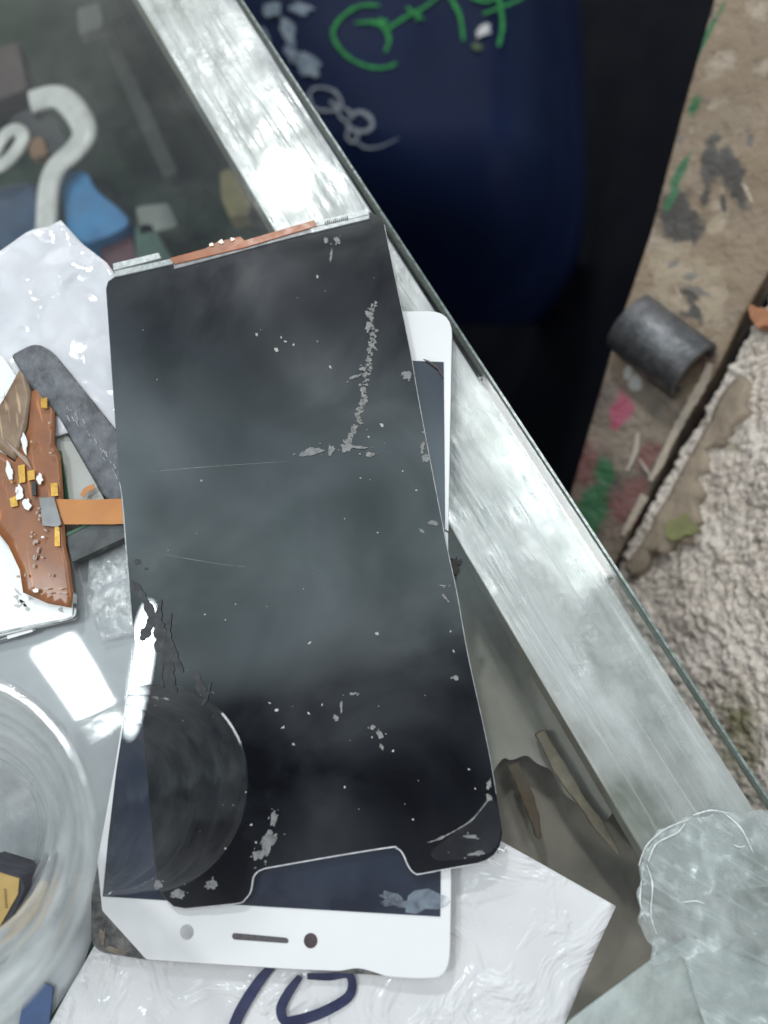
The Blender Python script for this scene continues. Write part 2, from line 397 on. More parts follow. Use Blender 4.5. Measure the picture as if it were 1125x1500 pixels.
o = obj('brown_stain_strip', ribbon([(792, 1072), (818, 1120), (846, 1164), (876, 1206), (908, 1252)], [16, 20, 15, 16, 6], H(LZ), .006, .004, ragged=.12, n=6), simple('brown stain', (.30, .245, .185), (.17, .145, .115), rough=.8, scale=150, bump=.3), bevel=.0005)  # thin strip built to model brown staining
tag(o, 'pale brown strip modelling a stain under the glass by the rail', 'stain strip')
o = obj('rusty_stain_strip', ribbon([(752, 1120), (770, 1160), (784, 1200), (790, 1230)], [16, 18, 14, 6], H(LZ), .002, .004, ragged=.12, n=6), simple('rusty', (.19, .13, .085), (.14, .11, .08), rough=.8, scale=150), bevel=.0005)  # short strip, also modelling the brown staining
tag(o, 'short rusty orange strip modelling a stain under the glass by the black screen corner', 'strip')

# ------------------------------------------------------------------ bags and paper at the left
def bagmat(name, c1, c2, rough=.18, bump=.35, scale=60, coat=.6, bscale=90):
    t = NT(name); col = t.mix(t.noise(scale, lo=.3, hi=.7), c1, c2)
    n = t.bump(t.math('ADD', t.noise(bscale, detail=3, lo=0, hi=1, dist=.8), t.noise(bscale*.35, lo=0, hi=1, w=2.0)), bump, .002)
    return t.done(t.principled(base=col, rough=rough, normal=n, coat=coat, coatrough=.06))
def crumple(s, a, f):
    def d(p): return a*(noise.noise(V((p.x*f, p.y*f, s)))+.5*abs(noise.noise(V((p.x*f*2.3+p.y*f, p.y*f*1.4, s+4))))*1.6)+a
    return d
o = obj('plastic_sleeve', polysheet([(-60, 415), (20, 372), (60, 350), (98, 334), (128, 366), (166, 398), (240, 500), (240, 690), (120, 640), (20, 660), (-60, 640)], H(0), .0008, crumple(1.0, .0030, 55), step=.0016), bagmat('white sleeve', (.70, .69, .72), (.58, .58, .61), rough=.12, bump=1.0, coat=1.0, bscale=34), smooth=True)
tag(o, 'crumpled glossy white plastic sleeve behind the dark phone frame', 'plastic sleeve')
t = NT('grey glossy film')
col = t.mix(t.noise(60, lo=.3, hi=.7), (.44, .46, .47), (.34, .365, .375))
nr = t.bump(t.noise(40, detail=2, lo=0, hi=1), .02, .001)
M_film = t.done(t.principled(base=col, rough=.03, normal=nr, coat=.3, coatrough=.01, spec=.6))
o = obj('grey_film', polysheet([(-80, 700), (60, 640), (250, 640), (250, 1000), (225, 1160), (160, 1300), (120, 1420), (40, 1540), (-120, 1560)], H(0), .0004, lambda p: .00006*noise.noise(V((p.x*40, p.y*40, 2))), step=.004), M_film, smooth=True)
tag(o, 'flat glossy grey film under the flex circuit and the clear tub', 'film')
# crinkled clear wrapper hanging at black screen's left edge
M_cw = clear('crinkled wrapper', tint=(.95, .95, .95), film=(.7, .72, .72), f_lo=.05, f_hi=.5, scale=120, rough=.08, bump=.9, bscale=220)
o = obj('wrapper_scrap', polysheet([(132, 812), (178, 772), (200, 800), (206, 930), (150, 940), (128, 880)], H(0), .0012, crumple(4.0, .0008, 120), step=.0012), M_cw, smooth=True)
tag(o, 'crinkled clear wrapper scrap beside the left edge of the black screen', 'wrapper')

# white paper in a clear sleeve under the white phone
PZ = .0007
def papermat():
    t = NT('bagged paper')
    col = t.mix(t.noise(35, lo=.35, hi=.65), (.72, .71, .71), (.64, .635, .64))
    n = t.bump(t.math('ADD', t.noise(60, detail=3, lo=.45, hi=.8, dist=1.4), t.noise(22, detail=2, lo=.2, hi=.8, w=3.0)), .75, .0014)
    return t.done(t.principled(base=col, rough=t.noise(40, a=.10, b=.40), normal=n, coat=1.0, coatrough=.08))
paper = thing('paper_packet', P(500, 1450, 0), 'white paper packet in clear wrap with blue marker strokes, under the white phone front', 'packet')
pp = [(140, 1385), (200, 1250), (735, 1232), (901, 1326), (862, 1412), (800, 1560), (40, 1560)]
def pcr(p): return .0006+.0005*noise.noise(V((p.x*60, p.y*60, 2)))+.0004*abs(noise.noise(V((p.x*110+p.y*50, p.y*90, 6))))
obj('sheet', polysheet(pp, H(0), PZ, pcr, step=.002), papermat(), paper, smooth=True)
M_ink = simple('blue black marker', (.014, .018, .055), (.03, .035, .09), rough=.35, scale=150)
IK = H(PZ+.0016)
obj('marker_stroke', ribbon([(402, 1412), (384, 1432), (366, 1458), (350, 1486), (336, 1520)], [10, 15, 17, 17, 16], IK), M_ink, paper)
obj('marker_loop', ribbon([(440, 1430), (424, 1452), (412, 1476), (416, 1494), (432, 1496), (470, 1484), (506, 1464), (516, 1446), (510, 1428), (482, 1431), (450, 1430)], [9, 14, 15, 14, 17, 16, 15, 13, 11, 11, 9], IK), M_ink, paper)

# ------------------------------------------------------------------ white phone front (upside down)
WZ = .0062
WP = H(WZ)
wt = thing('white_phone', P(450, 1360, .0015), 'white phone front lying upside down beneath the black screen, lower corner broken', 'phone screen')
M_wf = simple('white glass', (.80, .80, .80), (.76, .76, .77), rough=.12, scale=20, spec=.5, coat=.4, rvar=.06)
M_frame = simple('dark frame', (.05, .05, .052), (.22, .21, .20), rough=.4, scale=300, bump=.4, metal=.3)
body = rounded([(212, 470), (664, 455), (657, 780), (661, 1300), (659, 1434), (560, 1430), (214, 1407), (132, 1394), (133, 1310), (145, 1255), (167, 1127), (196, 950)], [10, 34, 0, 0, 40, 4, 0, 26, 0, 0, 0, 0], 6)
obj('back_frame', prism(body, WP, .0038, -.0012), M_frame, wt, bevel=.0004)
face = rounded([(212, 460), (663, 455), (657, 776), (656.5, 783), (661, 1300), (659, 1432), (612, 1434), (566, 1431), (546, 1424), (524, 1418), (498, 1423), (440, 1421), (300, 1412), (214, 1406), (149, 1334), (142, 1262), (167, 1127), (196, 950)],
               [10, 36, 0, 0, 0, 42, 6, 10, 8, 10, 8, 0, 0, 4, 3, 0, 0, 0], 6)
obj('white_face', prism(face, WP, .0011), M_wf, wt, bevel=.00025)
t = NT('phone display')
sm = t.noise(55, detail=5, lo=.42, hi=.62)
M_disp = t.done(t.principled(base=t.mix(sm, (.006, .011, .024), (.012, .020, .040)), rough=t.noise(55, detail=5, lo=.42, hi=.62, a=.30, b=.55), spec=.25, coat=1.0, coatrough=.015, coatior=1.9))
disp_px = [(602, 528), (650, 530), (652, 760), (645, 1343), (400, 1329), (150, 1313.5), (158, 1230), (170, 1128), (197, 952), (222, 530)]
obj('display', prism(disp_px, WP, .0003, .00025), M_disp, wt, bevel=.0001)
M_slot = simple('earpiece mesh', (.07, .065, .07), (.12, .11, .115), rough=.6, scale=3000, bump=.4, bscale=4000)
obj('earpiece', prism(rounded([(340, 1366.5), (422, 1374), (423, 1382), (340, 1376)], 5, 5), WP, .0002, .0001), M_slot, wt)
def disc(cx, cy, r, pl, lift, th, n=28, sq=1.0): return prism([(cx+r*math.cos(2*math.pi*i/n), cy+r*sq*math.sin(2*math.pi*i/n)) for i in range(n)], pl, th, lift)
obj('camera_hole', disc(455, 1378, 10, WP, .0001, .0002, sq=1.12), simple('camera window', (.06, .045, .05), (.10, .08, .085), rough=.2), wt)
obj('sensor_hole', disc(273.5, 1365.5, 10, WP, .0001, .0002, sq=1.12), simple('sensor window', (.36, .36, .37), (.5, .5, .5), rough=.3), wt)
bm = blob(618, 1322, 38, 16, -.05, WP, .0003, .00004, rag=.3); blob(575, 1318, 22, 10, .3, WP, .0003, .00004, bm, rag=.4)
M_smear = clear('dry smear', tint=(1, 1, 1), film=(.30, .36, .44), f_lo=.0, f_hi=.5, scale=240, n_lo=.35, n_hi=.65, rough=.4)
obj('dried_smear', bm, M_smear, wt)
M_crk = simple('crack dirt', (.08, .06, .05), rough=.8)
obj('crack', ribbon([(652, 776), (656, 779), (660, 778)], 2.0, WP, .0001), M_crk, wt)
bm = ribbon([(620, 526), (632, 532), (642, 540), (648, 552)], [1, 3, 4, 2], WP, .0007, ragged=.5)
obj('crack', bm, M_crk, wt)
bm = blob(170, 1392, 13, 5, .3, WP, -.0010, .0001, rag=.5); blob(150, 1372, 5, 10, 0, WP, -.0010, .0001, bm, rag=.5)
obj('glue_residue', bm, simple('dry glue', (.30, .25, .20), (.16, .13, .10), rough=.7, scale=600), wt)

# ------------------------------------------------------------------ black screen on top
BZ = .0084
BP = H(BZ)
bt = thing('black_screen', P(450, 800, .0065), 'large scratched black display panel with notched lower edge, on top of the white phone front', 'phone screen')
t = NT('black screen glass')
s1 = t.noise(30, detail=5, lo=.36, hi=.66, rough=.5, dist=.5); s2 = t.noise(14, detail=2, lo=.33, hi=.62, w=6.0); s3 = t.noise(1, detail=4, lo=.55, hi=.75, stretch=(18, 240, 20), rot=.3)
film = t.math('MULTIPLY', s1, s2)
M_lcd = t.done(t.principled(base=t.mix(film, (.0018, .0022, .0036), (.009, .0135, .018)), rough=t.noise(26, detail=4, lo=.35, hi=.65, a=.34, b=.50), spec=t.math('ADD', t.math('MULTIPLY', film, .62), .03), coat=1.0, coatrough=.012, coatior=1.8))
lcd = [(155, 423), (158, 412), (168, 405), (355, 356), (541, 310), (552, 315), (563, 329), (574, 383), (600, 509), (616, 600), (652, 787), (669, 867), (686, 962), (696, 1003), (714, 1090), (727, 1163), (734, 1205), (736, 1222), (732, 1240), (724, 1252), (712, 1260), (700, 1264),
       (617, 1279.5), (609, 1279.5), (602, 1274), (596, 1264), (592, 1254), (587, 1246), (580, 1241.5), (573, 1240.5), (500, 1252), (400, 1269.5), (386, 1272.5), (377, 1277), (371, 1285), (369, 1297), (366, 1308), (358, 1318), (350, 1322.5), (300, 1328), (271, 1331), (254, 1328), (243, 1318), (235, 1306), (229, 1285), (226, 1260), (217, 1160), (212, 1094), (200, 968), (191, 885), (180, 740), (174, 700)]
obj('panel', prism(lcd, BP, .0014), M_lcd, bt, bevel=.00012)
M_rim = simple('ground glass rim', (.40, .40, .42), (.6, .6, .6), rough=.3, scale=600)
def off(pts, d): # tiny outward shift downwards for the visible notch edge
    return [(x, y+d) for x, y in pts]
obj('notch_rim', ribbon(off([(702, 1264), (660, 1271.5), (617, 1279.5), (609, 1279.5), (602, 1274), (596, 1264), (592, 1254), (587, 1246), (580, 1241.5), (573, 1240.5), (500, 1252), (400, 1269.5), (386, 1272.5), (377, 1277), (371, 1285), (369, 1297), (366, 1308), (358, 1318), (350, 1322.5), (300, 1328)], .6), [1.2, 2.0, 2.2, 2.2, 2.0, 2.0, 1.6, 1.0], BP, .0001, .0013, n=4), M_rim, bt)
bm = ribbon([(563, 329), (574, 383), (600, 509), (616, 600), (652, 787), (669, 867), (686, 962), (714, 1090), (727, 1163)], [.8, 1.0, 1.0, 1.3, 1.0, .8], BP, .0001, .0012, n=5)
ribbon([(175, 706), (180, 742), (191, 886), (196, 930)], [.8, 2.0, 2.2, 1.0], BP, .0001, .0012, bm=bm, n=5)
obj('side_rim', bm, simple('worn rim', (.22, .23, .24), (.4, .4, .4), rough=.35, scale=500), bt)
# connector strips, flex tail along the top
M_con = simple('frosted connector glass', (.42, .45, .44), (.62, .64, .62), rough=.25, scale=500, coat=.5, bump=.2, bscale=900)
M_con2 = simple('connector ledge', (.50, .53, .52), (.30, .33, .33), rough=.3, scale=700, coat=.4)
def strip(name, quad, mat, lift, th): return obj(name, prism(quad, BP, th, lift), mat, bt, bevel=.0001)
strip('glass_strip', [(165, 386), (232, 370), (236, 378), (166, 396)], M_con, .0002, .0012)
strip('glass_strip', [(167, 397), (252, 378.5), (254, 386), (170, 405)], M_con2, .0004, .0012)
strip('glass_strip', [(462, 324), (538, 306), (541, 314), (462, 332)], M_con, .0002, .0012)
strip('glass_strip', [(455, 334), (541, 314.5), (541, 320), (456, 341)], M_con2, .0004, .0012)
bm = bmesh.new()
for k in range(12):
    x = 476+k*2.9; y = 327.2-(x-476)*.235; h = random.choice((4, 5.5, 7, 5)); prism([(x, y-h/2), (x+1.3, y-h/2-.3), (x+1.3, y+h/2), (x, y+h/2)], BP, .00005, .00052, bm)
obj('printed_code', bm, simple('code ink', (.05, .055, .055), rough=.5), bt)
obj('flex_tail', prism([(248, 378), (300, 364), (318, 354), (352, 346), (358, 352), (460, 322), (464, 331), (360, 362), (256, 387)], BP, .0003, .0006), simple('orange flex', (.36, .11, .03), (.26, .08, .025), rough=.35, scale=200), bt, bevel=.0001)
bm = blob(310, 358, 3, 2.5, 0, BP, .0009, .0003); blob(324, 354, 4, 2.5, -.2, BP, .0009, .0003, bm); blob(340, 350, 2.5, 2, 0, BP, .0009, .0003, bm)
obj('solder_spot', bm, simple('solder', (.6, .5, .4), rough=.3, metal=.7), bt)
strip('grey_strip', [(254, 387), (300, 374.5), (400, 347), (458, 333), (459, 340), (400, 355), (300, 382), (255, 394)], simple('grey strip', (.16, .165, .17), (.30, .30, .31), rough=.4, scale=400), .0003, .0008)
# residue flakes and scratches
M_fl = simple('grey residue', (.16, .16, .158), (.30, .29, .275), rough=.75, scale=900, bump=.5, bscale=2000)
M_fm = clear('thin residue', tint=(1, 1, 1), film=(.25, .25, .25), f_lo=.05, f_hi=.85, scale=420, n_lo=.32, n_hi=.58, rough=.5, detail=6)
M_fl2 = simple('pale flecks', (.48, .45, .41), (.34, .32, .30), rough=.7, scale=900)
bm = bmesh.new(); chips = []
trail = catmull([(545, 446), (543, 470), (545, 495), (541, 520), (536, 550), (532, 580), (526, 610), (518, 632), (508, 650)], 7)
for p in trail:
    for _ in range(2): blob(p.x+random.gauss(0, 2.4), p.y+random.gauss(0, 2), random.uniform(1.0, 3.2), random.uniform(1.2, 4.2), random.random()*3, BP, random.uniform(.00006, .00016), .00005, bm, n=8, rag=.6)
obj('scratch_trail', bm, M_fl, bt)['kind'] = 'stuff'
for x, y, rx, ry, a in [(455, 661, 20, 7, -.2), (541, 459, 8, 4, .2), (540, 478, 6, 9, .2), (532, 540, 6, 4, 0), (508, 655, 9, 8, 0), (525, 655, 14, 2.5, .12), (542, 666, 7, 4, .2), (485, 660, 5, 8, .4), (520, 552, 10, 3, -.3), (595, 550, 8, 7, .3), (619, 655, 4, 9, .1), (624, 672, 6, 8, 0),
                        (633, 766, 8, 3.5, 0), (618, 778, 5, 2.5, .6), (649, 858, 7, 1.4, 0), (651, 874, 6, 2.2, .8), (485, 374, 2, 14, .1), (478, 352, 4, 5, 0), (494, 352, 4, 7, -.3), (500, 1035, 2, 10, 0), (492, 1052, 4, 6, -.5), (546, 1065, 4, 5, .6), (556, 1075, 4, 8, -.4), (559, 1094, 3, 5, -.4), (517, 1016, 6, 2.5, 0), (667, 993, 5, 4, .4), (716, 1150, 3, 9, .2), (717, 1168, 6, 4, .7),
                        (401, 1200, 5, 17, .1), (392, 1235, 11, 26, .35), (378, 1252, 8, 9, 0), (260, 1310, 12, 8, 0), (232, 1296, 8, 7, 0), (310, 1296, 12, 7, -.4), (690, 1226, 16, 3, .1), (700, 1250, 18, 3, -.15)]:
    obj('residue_film', blob(x, y, rx*.8, ry*.8, a, BP, random.uniform(.00017, .0003), .00005, n=44, rag=.36), M_fm if rx*ry > 40 else M_fl, bt)
    for _ in range(int(2+rx*ry/25)):
        u, v_ = random.gauss(0, .8)*rx, random.gauss(0, .8)*ry
        chips.append((x+u*math.cos(a)-v_*math.sin(a), y+u*math.sin(a)+v_*math.cos(a), random.uniform(.5, 2.2), random.uniform(.5, 1.6)))
bm = bmesh.new()
for x, y, p, q in chips: blob(x, y, p, q, random.random()*3, BP, random.uniform(.0001, .0003), .00006, bm, n=9, rag=.5)
obj('chip_fleck', bm, M_fl, bt)['kind'] = 'stuff'
bm = bmesh.new()
for x, y, r in [(559, 622, 4.5), (295, 704, 3), (483, 655, 3), (405, 512, 4), (376, 490, 3), (418, 500, 2.5), (430, 505, 2.5), (412, 494, 2), (484, 538, 2.5), (465, 405, 2.5), (552, 928, 3), (453, 942, 3), (660, 925, 2.5), (665, 954, 2.2), (545, 1080, 2.5), (576, 1100, 3), (505, 1153, 3), (605, 1200, 2.5), (472, 1032, 2), (452, 1045, 2.5), (405, 1040, 4), (415, 1065, 3), (395, 1030, 2.5), (430, 1090, 2.5), (368, 1208, 2.5), (375, 1234, 2.5), (330, 1243, 2), (360, 1160, 2), (540, 640, 2), (528, 700, 1.6), (610, 718, 2), (590, 690, 1.5), (465, 500, 1.5), (687, 1127, 2), (696, 1155, 2), (553, 780, 1.5), (505, 760, 1.3), (300, 900, 2), (330, 908, 1.5), (345, 885, 1.4)]:
    blob(x, y, r*random.uniform(.5, .9), r*random.uniform(.4, 1.0), random.random()*3, BP, .00012, .0001, bm, n=8, rag=.5)
for _ in range(40):
    x = random.uniform(200, 700); y = random.uniform(400, 1250)
    if x < 200+(y-420)*.03 or x > 560+(y-330)*.17: continue
    blob(x, y, random.uniform(.35, .8), random.uniform(.35, .9), random.random()*3, BP, .0001, .00006, bm, n=6)
obj('dust_fleck', bm, M_fl2, bt)['kind'] = 'stuff'
M_cf = clear('lifted corner film', tint=(.8, .8, .8), film=(.05, .052, .06), f_lo=.2, f_hi=.6, scale=120, rough=.2, bump=.3)
obj('corner_film', prism(rounded([(716, 1166), (728, 1176), (735, 1212), (730, 1236), (718, 1250), (690, 1257), (640, 1262), (628, 1250), (655, 1228), (690, 1200)], 8, 4), BP, .00006, .0001), M_cf, bt)
bm = bmesh.new(); ribbon([(628, 1234), (645, 1228), (668, 1216), (690, 1202), (705, 1185), (718, 1168)], [1, 3, 1.5, 2, 1.2, 4], BP, .00022, .00005, bm=bm, ragged=.6, n=6)
obj('film_edge', bm, M_fl, bt)
M_hair = clear('hairline', tint=(1, 1, 1), film=(.30, .31, .32), f_lo=.1, f_hi=.7, scale=300, rough=.5)
for pts in ([(214, 692), (300, 684), (420, 676)], [(240, 812), (320, 826), (360, 830)]):
    obj('hairline_scratch', ribbon(pts, [.2, .6, .4, .2], BP, .0001, .00004, ragged=.5), M_hair, bt)
# torn black tape smears at the left edge
M_tar = simple('black smear', (.015, .016, .018), (.03, .031, .034), rough=.55, scale=400)
for pts, w in [([(236, 878), (232, 905), (236, 935), (246, 965), (250, 990), (258, 1014)], [2, 10, 22, 18, 8, 4]), ([(250, 898), (247, 925), (252, 955), (268, 985)], [3, 6, 16, 2]), ([(192, 850), (206, 868), (218, 892), (226, 915)], [2, 12, 14, 6]), ([(224, 905), (214, 925), (206, 938)], [10, 14, 4]), ([(240, 960), (236, 990), (240, 1008)], [6, 3, 2]), ([(285, 985), (292, 1002), (300, 1016), (314, 1012)], [8, 12, 10, 2]), ([(308, 1000), (302, 1024), (294, 1034)], [4, 5, 2])]:
    obj('tar_smear', ribbon(pts, w, BP, random.uniform(.0001, .0003), .00006, ragged=.4, n=6), M_tar, bt)
obj('tar_smear', blob(201, 823, 6, 4, 0, BP), M_tar, bt); obj('tar_smear', blob(214, 833, 3, 2, 0, BP), M_tar, bt)

o = obj('dirt_crumb', blob(669, 826, 8, 10, .2, H(.002), 0, .0015, rag=.6), simple('crumb', (.05, .05, .045), rough=.9))
tag(o, 'dark dirt crumb on the glass touching the black screen edge', 'dirt')

# ------------------------------------------------------------------ dark frame, flex circuit, white backlight
M_df = simple('scuffed black frame', (.055, .058, .065), (.14, .145, .155), rough=.45, scale=180, bump=.5, bscale=500, metal=.2)
FP = H(.0062)
ft = thing('phone_midframe', P(110, 620, .001), 'scuffed dark phone midframe corner tucked under the black screen', 'phone frame')
obj('frame_bar', prism(rounded([(14, 520), (52, 500), (76, 514), (178, 640), (225, 760), (215, 792), (148, 722), (84, 608), (44, 566)], [8, 16, 14, 6, 0, 0, 0, 4, 6], 4), FP, .0052), M_df, ft, bevel=.0006)
obj('frame_bar', prism(rounded([(205, 735), (225, 768), (105, 824), (96, 786), (150, 760)], 3, 3), FP, .0040, -.0008), simple('dark bar', (.035, .04, .04), (.07, .075, .075), rough=.5), ft, bevel=.0005)
obj('inner_plate', prism([(78, 620), (84, 610), (146, 718), (158, 742), (98, 782), (84, 690)], FP, .001, -.0032), simple('pale inner plate', (.50, .50, .47), (.40, .40, .37), rough=.5, scale=60), ft)
bm = bmesh.new(); ribbon([(96, 784), (128, 768)], 4, FP, -.0006, .0003, bm=bm); ribbon([(86, 660), (91, 700), (98, 740)], [5, 8, 6], FP, -.0024, .0005, bm=bm)
obj('green_board', bm, simple('green board', (.03, .12, .05), rough=.5), ft)
bm = bmesh.new()
for i in range(26):
    u = random.random(); x = 96+u*80; y = 590+u*110+random.gauss(0, 6); L = random.uniform(3, 10)
    ribbon([(x, y), (x+L*.5, y+L)], random.uniform(.6, 1.6), FP, .0002, .0001, bm=bm, n=2)
obj('scuff', bm, simple('bare scuffs', (.40, .40, .41), rough=.4), ft)['kind'] = 'stuff'

ct = thing('backlight_panel', P(40, 840, .001), 'bright white display back with grey tabs under the brown flex circuit', 'display panel')
M_bw = simple('bright white film', (.86, .86, .84), (.80, .80, .79), rough=.2, scale=200, coat=.5)
obj('white_back', prism(rounded([(-70, 500), (4, 522), (30, 560), (36, 590), (10, 640), (12, 780), (40, 840), (107, 868), (106, 906), (-70, 948)], 4, 3), H(.0040), .0024), M_bw, ct, bevel=.0003)
bm = bmesh.new(); ribbon([(-70, 946), (0, 927), (60, 914), (106, 904), (109, 884)], 3.2, H(.0040), .0003, .001, bm=bm, n=4); ribbon([(-70, 962), (-10, 940), (46, 924), (52, 917)], 2.2, H(.0040), -.0012, .0008, bm=bm, n=4)
obj('edge_bracket', bm, simple('grey steel', (.22, .23, .23), rough=.35, metal=.5), ct)
obj('edge_tab', prism([(10, 931), (47, 920), (48, 925), (11, 936)], H(.0030), .0004), M_bw, ct)
bm = bmesh.new()
for k in range(14): blob(random.uniform(20, 100), 880+random.uniform(-16, 14), random.uniform(2, 8), random.uniform(1, 4), random.random(), H(.0040), .0001, .0001, bm, n=8, rag=.6)
obj('grey_scrape', bm, simple('grey scrape', (.5, .5, .49), rough=.4), ct)['kind'] = 'stuff'

KZ = .0060
KP = H(KZ)
kt = thing('flex_circuit', P(60, 720, .0065), 'brown flexible circuit with silver contacts and an orange ribbon tail', 'circuit')
def flexmat(name, c1, c2):
    t = NT(name); c = t.mix(t.noise(130, lo=.4, hi=.6), c1, c2)
    c = t.mix(t.noise(1, detail=2, lo=.60, hi=.66, stretch=(900, 70, 50), rot=.25), c, tuple(x*1.8 for x in c1))
    return t.done(t.principled(base=c, rough=.42, coat=.25, coatrough=.2, normal=t.bump(t.noise(70, lo=0, hi=1), .25, .002)))
M_kf = flexmat('brown flex', (.27, .090, .022), (.21, .068, .018))
M_tan = flexmat('tan film', (.26, .175, .105), (.18, .105, .06))
def kbend(p): return .0010*noise.noise(V((p.x*55, p.y*40, 1)))
brown = [(47, 574), (58, 568), (80, 582), (79, 650), (88, 668), (92, 720), (97, 800), (103, 826), (107, 866), (103, 890), (70, 884), (34, 868), (30, 835), (14, 800), (-10, 770), (-10, 655), (24, 678), (42, 628)]
obj('board', polysheet(brown, KP, 0, kbend, step=.0018, th=.0002), M_kf, kt, smooth=True)
obj('clear_film', polysheet([(36, 528), (42, 560), (46, 576), (40, 625), (24, 676), (-12, 650), (-12, 610), (4, 588)], KP, -.0003, kbend, step=.0018, th=.0002), M_tan, kt, smooth=True)
obj('ribbon_tail', polysheet([(80, 731), (130, 732), (215, 729), (215, 766), (162, 768), (94, 768)], KP, .0005, lambda p: 0, step=.003, th=.0002), simple('orange ribbon', (.52, .19, .014), (.44, .15, .012), rough=.35, scale=90, coat=.4), kt)
obj('ribbon_tab', ribbon([(120, 727), (126, 718), (138, 712)], [6, 8, 7], KP, -.0010, .0002), simple('orange tab', (.5, .2, .05), rough=.4), kt)
obj('shield', prism([(57, 729), (79, 728), (90, 768), (84, 772), (62, 770)], KP, .0004, .0012), simple('grey shield', (.25, .245, .25), (.20, .20, .20), rough=.4, metal=.4), kt, bevel=.0001)
M_kf2 = simple('tan component', (.45, .32, .20), rough=.4); M_gold0 = simple('small gold pad', (.55, .30, .05), rough=.3, metal=.4)
M_sil = simple('shiny contact', (.85, .85, .84), (.75, .75, .75), rough=.22)
for x, y, rx, ry in [(13, 689, 5, 12), (58, 701, 5, 7), (28, 722, 5, 11), (39, 738, 6, 8), (35, 648, 4, 16), (52, 865, 3.5, 3), (2, 578, 4, 5)]:
    obj('contact', blob(x, y, rx, ry, -.15, KP, .0012, .0003, n=18, rag=.3), M_sil, kt)
rk = random.Random(5)
for k in range(11):
    x = rk.uniform(14, 88); y = rk.uniform(600, 850)
    if x < 45-(y-600)*.1 and y < 680: continue
    w_, h_ = rk.choice(((4, 2.4), (2.4, 4), (5, 3), (3, 3)))
    obj('chip', prism([(x, y), (x+w_, y-.4), (x+w_+.3, y+h_), (x+.3, y+h_+.3)], KP, .0004, .0016), rk.choice((M_black, M_kf2, M_gold0, M_sil)), kt)
M_gold = simple('gold pad', (.50, .27, .04), (.62, .36, .07), rough=.3, metal=.4, scale=600)
for q in [[(26, 682), (36, 680), (37, 706), (28, 708)], [(40, 690), (50, 688), (51, 702), (41, 704)], [(74, 708), (84, 707), (85, 726), (75, 727)], [(14, 730), (24, 726), (26, 741), (16, 743)], [(80, 772), (87, 772), (88, 800), (80, 800)], [(60, 584), (69, 582), (69, 598), (60, 597)]]:
    obj('gold_pad', prism(q, KP, .0002, .0011), M_gold, kt)
obj('chip', prism([(46, 706), (52, 705), (53, 725), (47, 726)], KP, .0005, .0014), M_black, kt)
bm = bmesh.new()
for x, y in [(50, 864), (68, 862), (88, 862), (94, 869), (86, 868), (72, 868)]: prism([(x-4, y-1), (x+4, y-1.5), (x+4, y+.5), (x-4, y+1)], KP, .0001, .0011, bm)
for k in range(16): ribbon([(2+k*2.4, 640+k*2), (10+k*2.4, 650+k*2.5)], .9, KP, .0009, .0001, bm=bm, n=2)
for k in range(14):
    x = random.uniform(44, 70); y = random.uniform(745, 830); blob(x, y, random.uniform(1, 3), random.uniform(1, 5), .3, KP, .0011, .0001, bm, n=7, rag=.5)
obj('trace_mark', bm, simple('pale trace', (.42, .30, .24), rough=.3), kt)['kind'] = 'stuff'

# ------------------------------------------------------------------ clear ridged tub at the lower left
tz = .057
tc_top = P(-112, 1248, tz); r_top = (P(132, 1240, tz)-tc_top).length
base_c = P(-40, 1225, .001); r_base = (P(52, 1220, .001)-base_c).length
bm = bmesh.new(); prof = []
NR = 7
for k in range(NR*8+1):
    f = k/(NR*8); z = .001+f*(tz-.001); r = r_base+(r_top-r_base)*f**1.05 + (.0012+.0010*noise.noise(V((math.floor(f*NR+.5)*3.3, 1, 1))))*abs(math.cos((f+.03*math.sin(f*9))*NR*math.pi))**.6
    prof.append((f, r, z))
seg = 128; rings = []
for f, r, z in prof:
    c = base_c.lerp(tc_top, f); rings.append([bm.verts.new((c.x+(r+.0005*noise.noise(V((math.cos(2*math.pi*i/seg)*2, math.sin(2*math.pi*i/seg)*2, f*14))))*math.cos(2*math.pi*i/seg), c.y+(r+.0005*noise.noise(V((math.cos(2*math.pi*i/seg)*2, math.sin(2*math.pi*i/seg)*2, f*14))))*math.sin(2*math.pi*i/seg), z)) for i in range(seg)])
for a, b in zip(rings, rings[1:]):
    for i in range(seg): bm.faces.new((a[i], a[(i+1) % seg], b[(i+1) % seg], b[i]))
bm.faces.new(rings[0])
lip = []
for dr, dz in ((.0012, .0002), (.0015, .001), (.0008, .0016), (-.0002, .0012)):
    lip.append([bm.verts.new((tc_top.x+(r_top+dr)*math.cos(2*math.pi*i/seg), tc_top.y+(r_top+dr)*math.sin(2*math.pi*i/seg), tz+dz)) for i in range(seg)])
lr = [rings[-1]]+lip
for a, b in zip(lr, lr[1:]):
    for i in range(seg): bm.faces.new((a[i], a[(i+1) % seg], b[(i+1) % seg], b[i]))
t = NT('clear tub plastic')
n1 = t.noise(1, detail=3, lo=0, hi=1, stretch=(90, 90, 200)); nm = t.bump(n1, .2, .0008); fr = t.schlick(.22, nm)
tr = t.n('ShaderNodeBsdfTransparent'); tr.inputs[0].default_value = (.93, .95, .95, 1)
gl = t.n('ShaderNodeBsdfGlossy'); gl.inputs['Roughness'].default_value = .04; t.l(nm, gl.inputs['Normal'])
df = t.n('ShaderNodeBsdfDiffuse'); df.inputs[0].default_value = (.88, .90, .90, 1)
tl = t.n('ShaderNodeBsdfTranslucent'); tl.inputs[0].default_value = (.88, .90, .90, 1)
ad = t.n('ShaderNodeMixShader'); ad.inputs[0].default_value = .5; t.l(df.outputs[0], ad.inputs[1]); t.l(tl.outputs[0], ad.inputs[2])
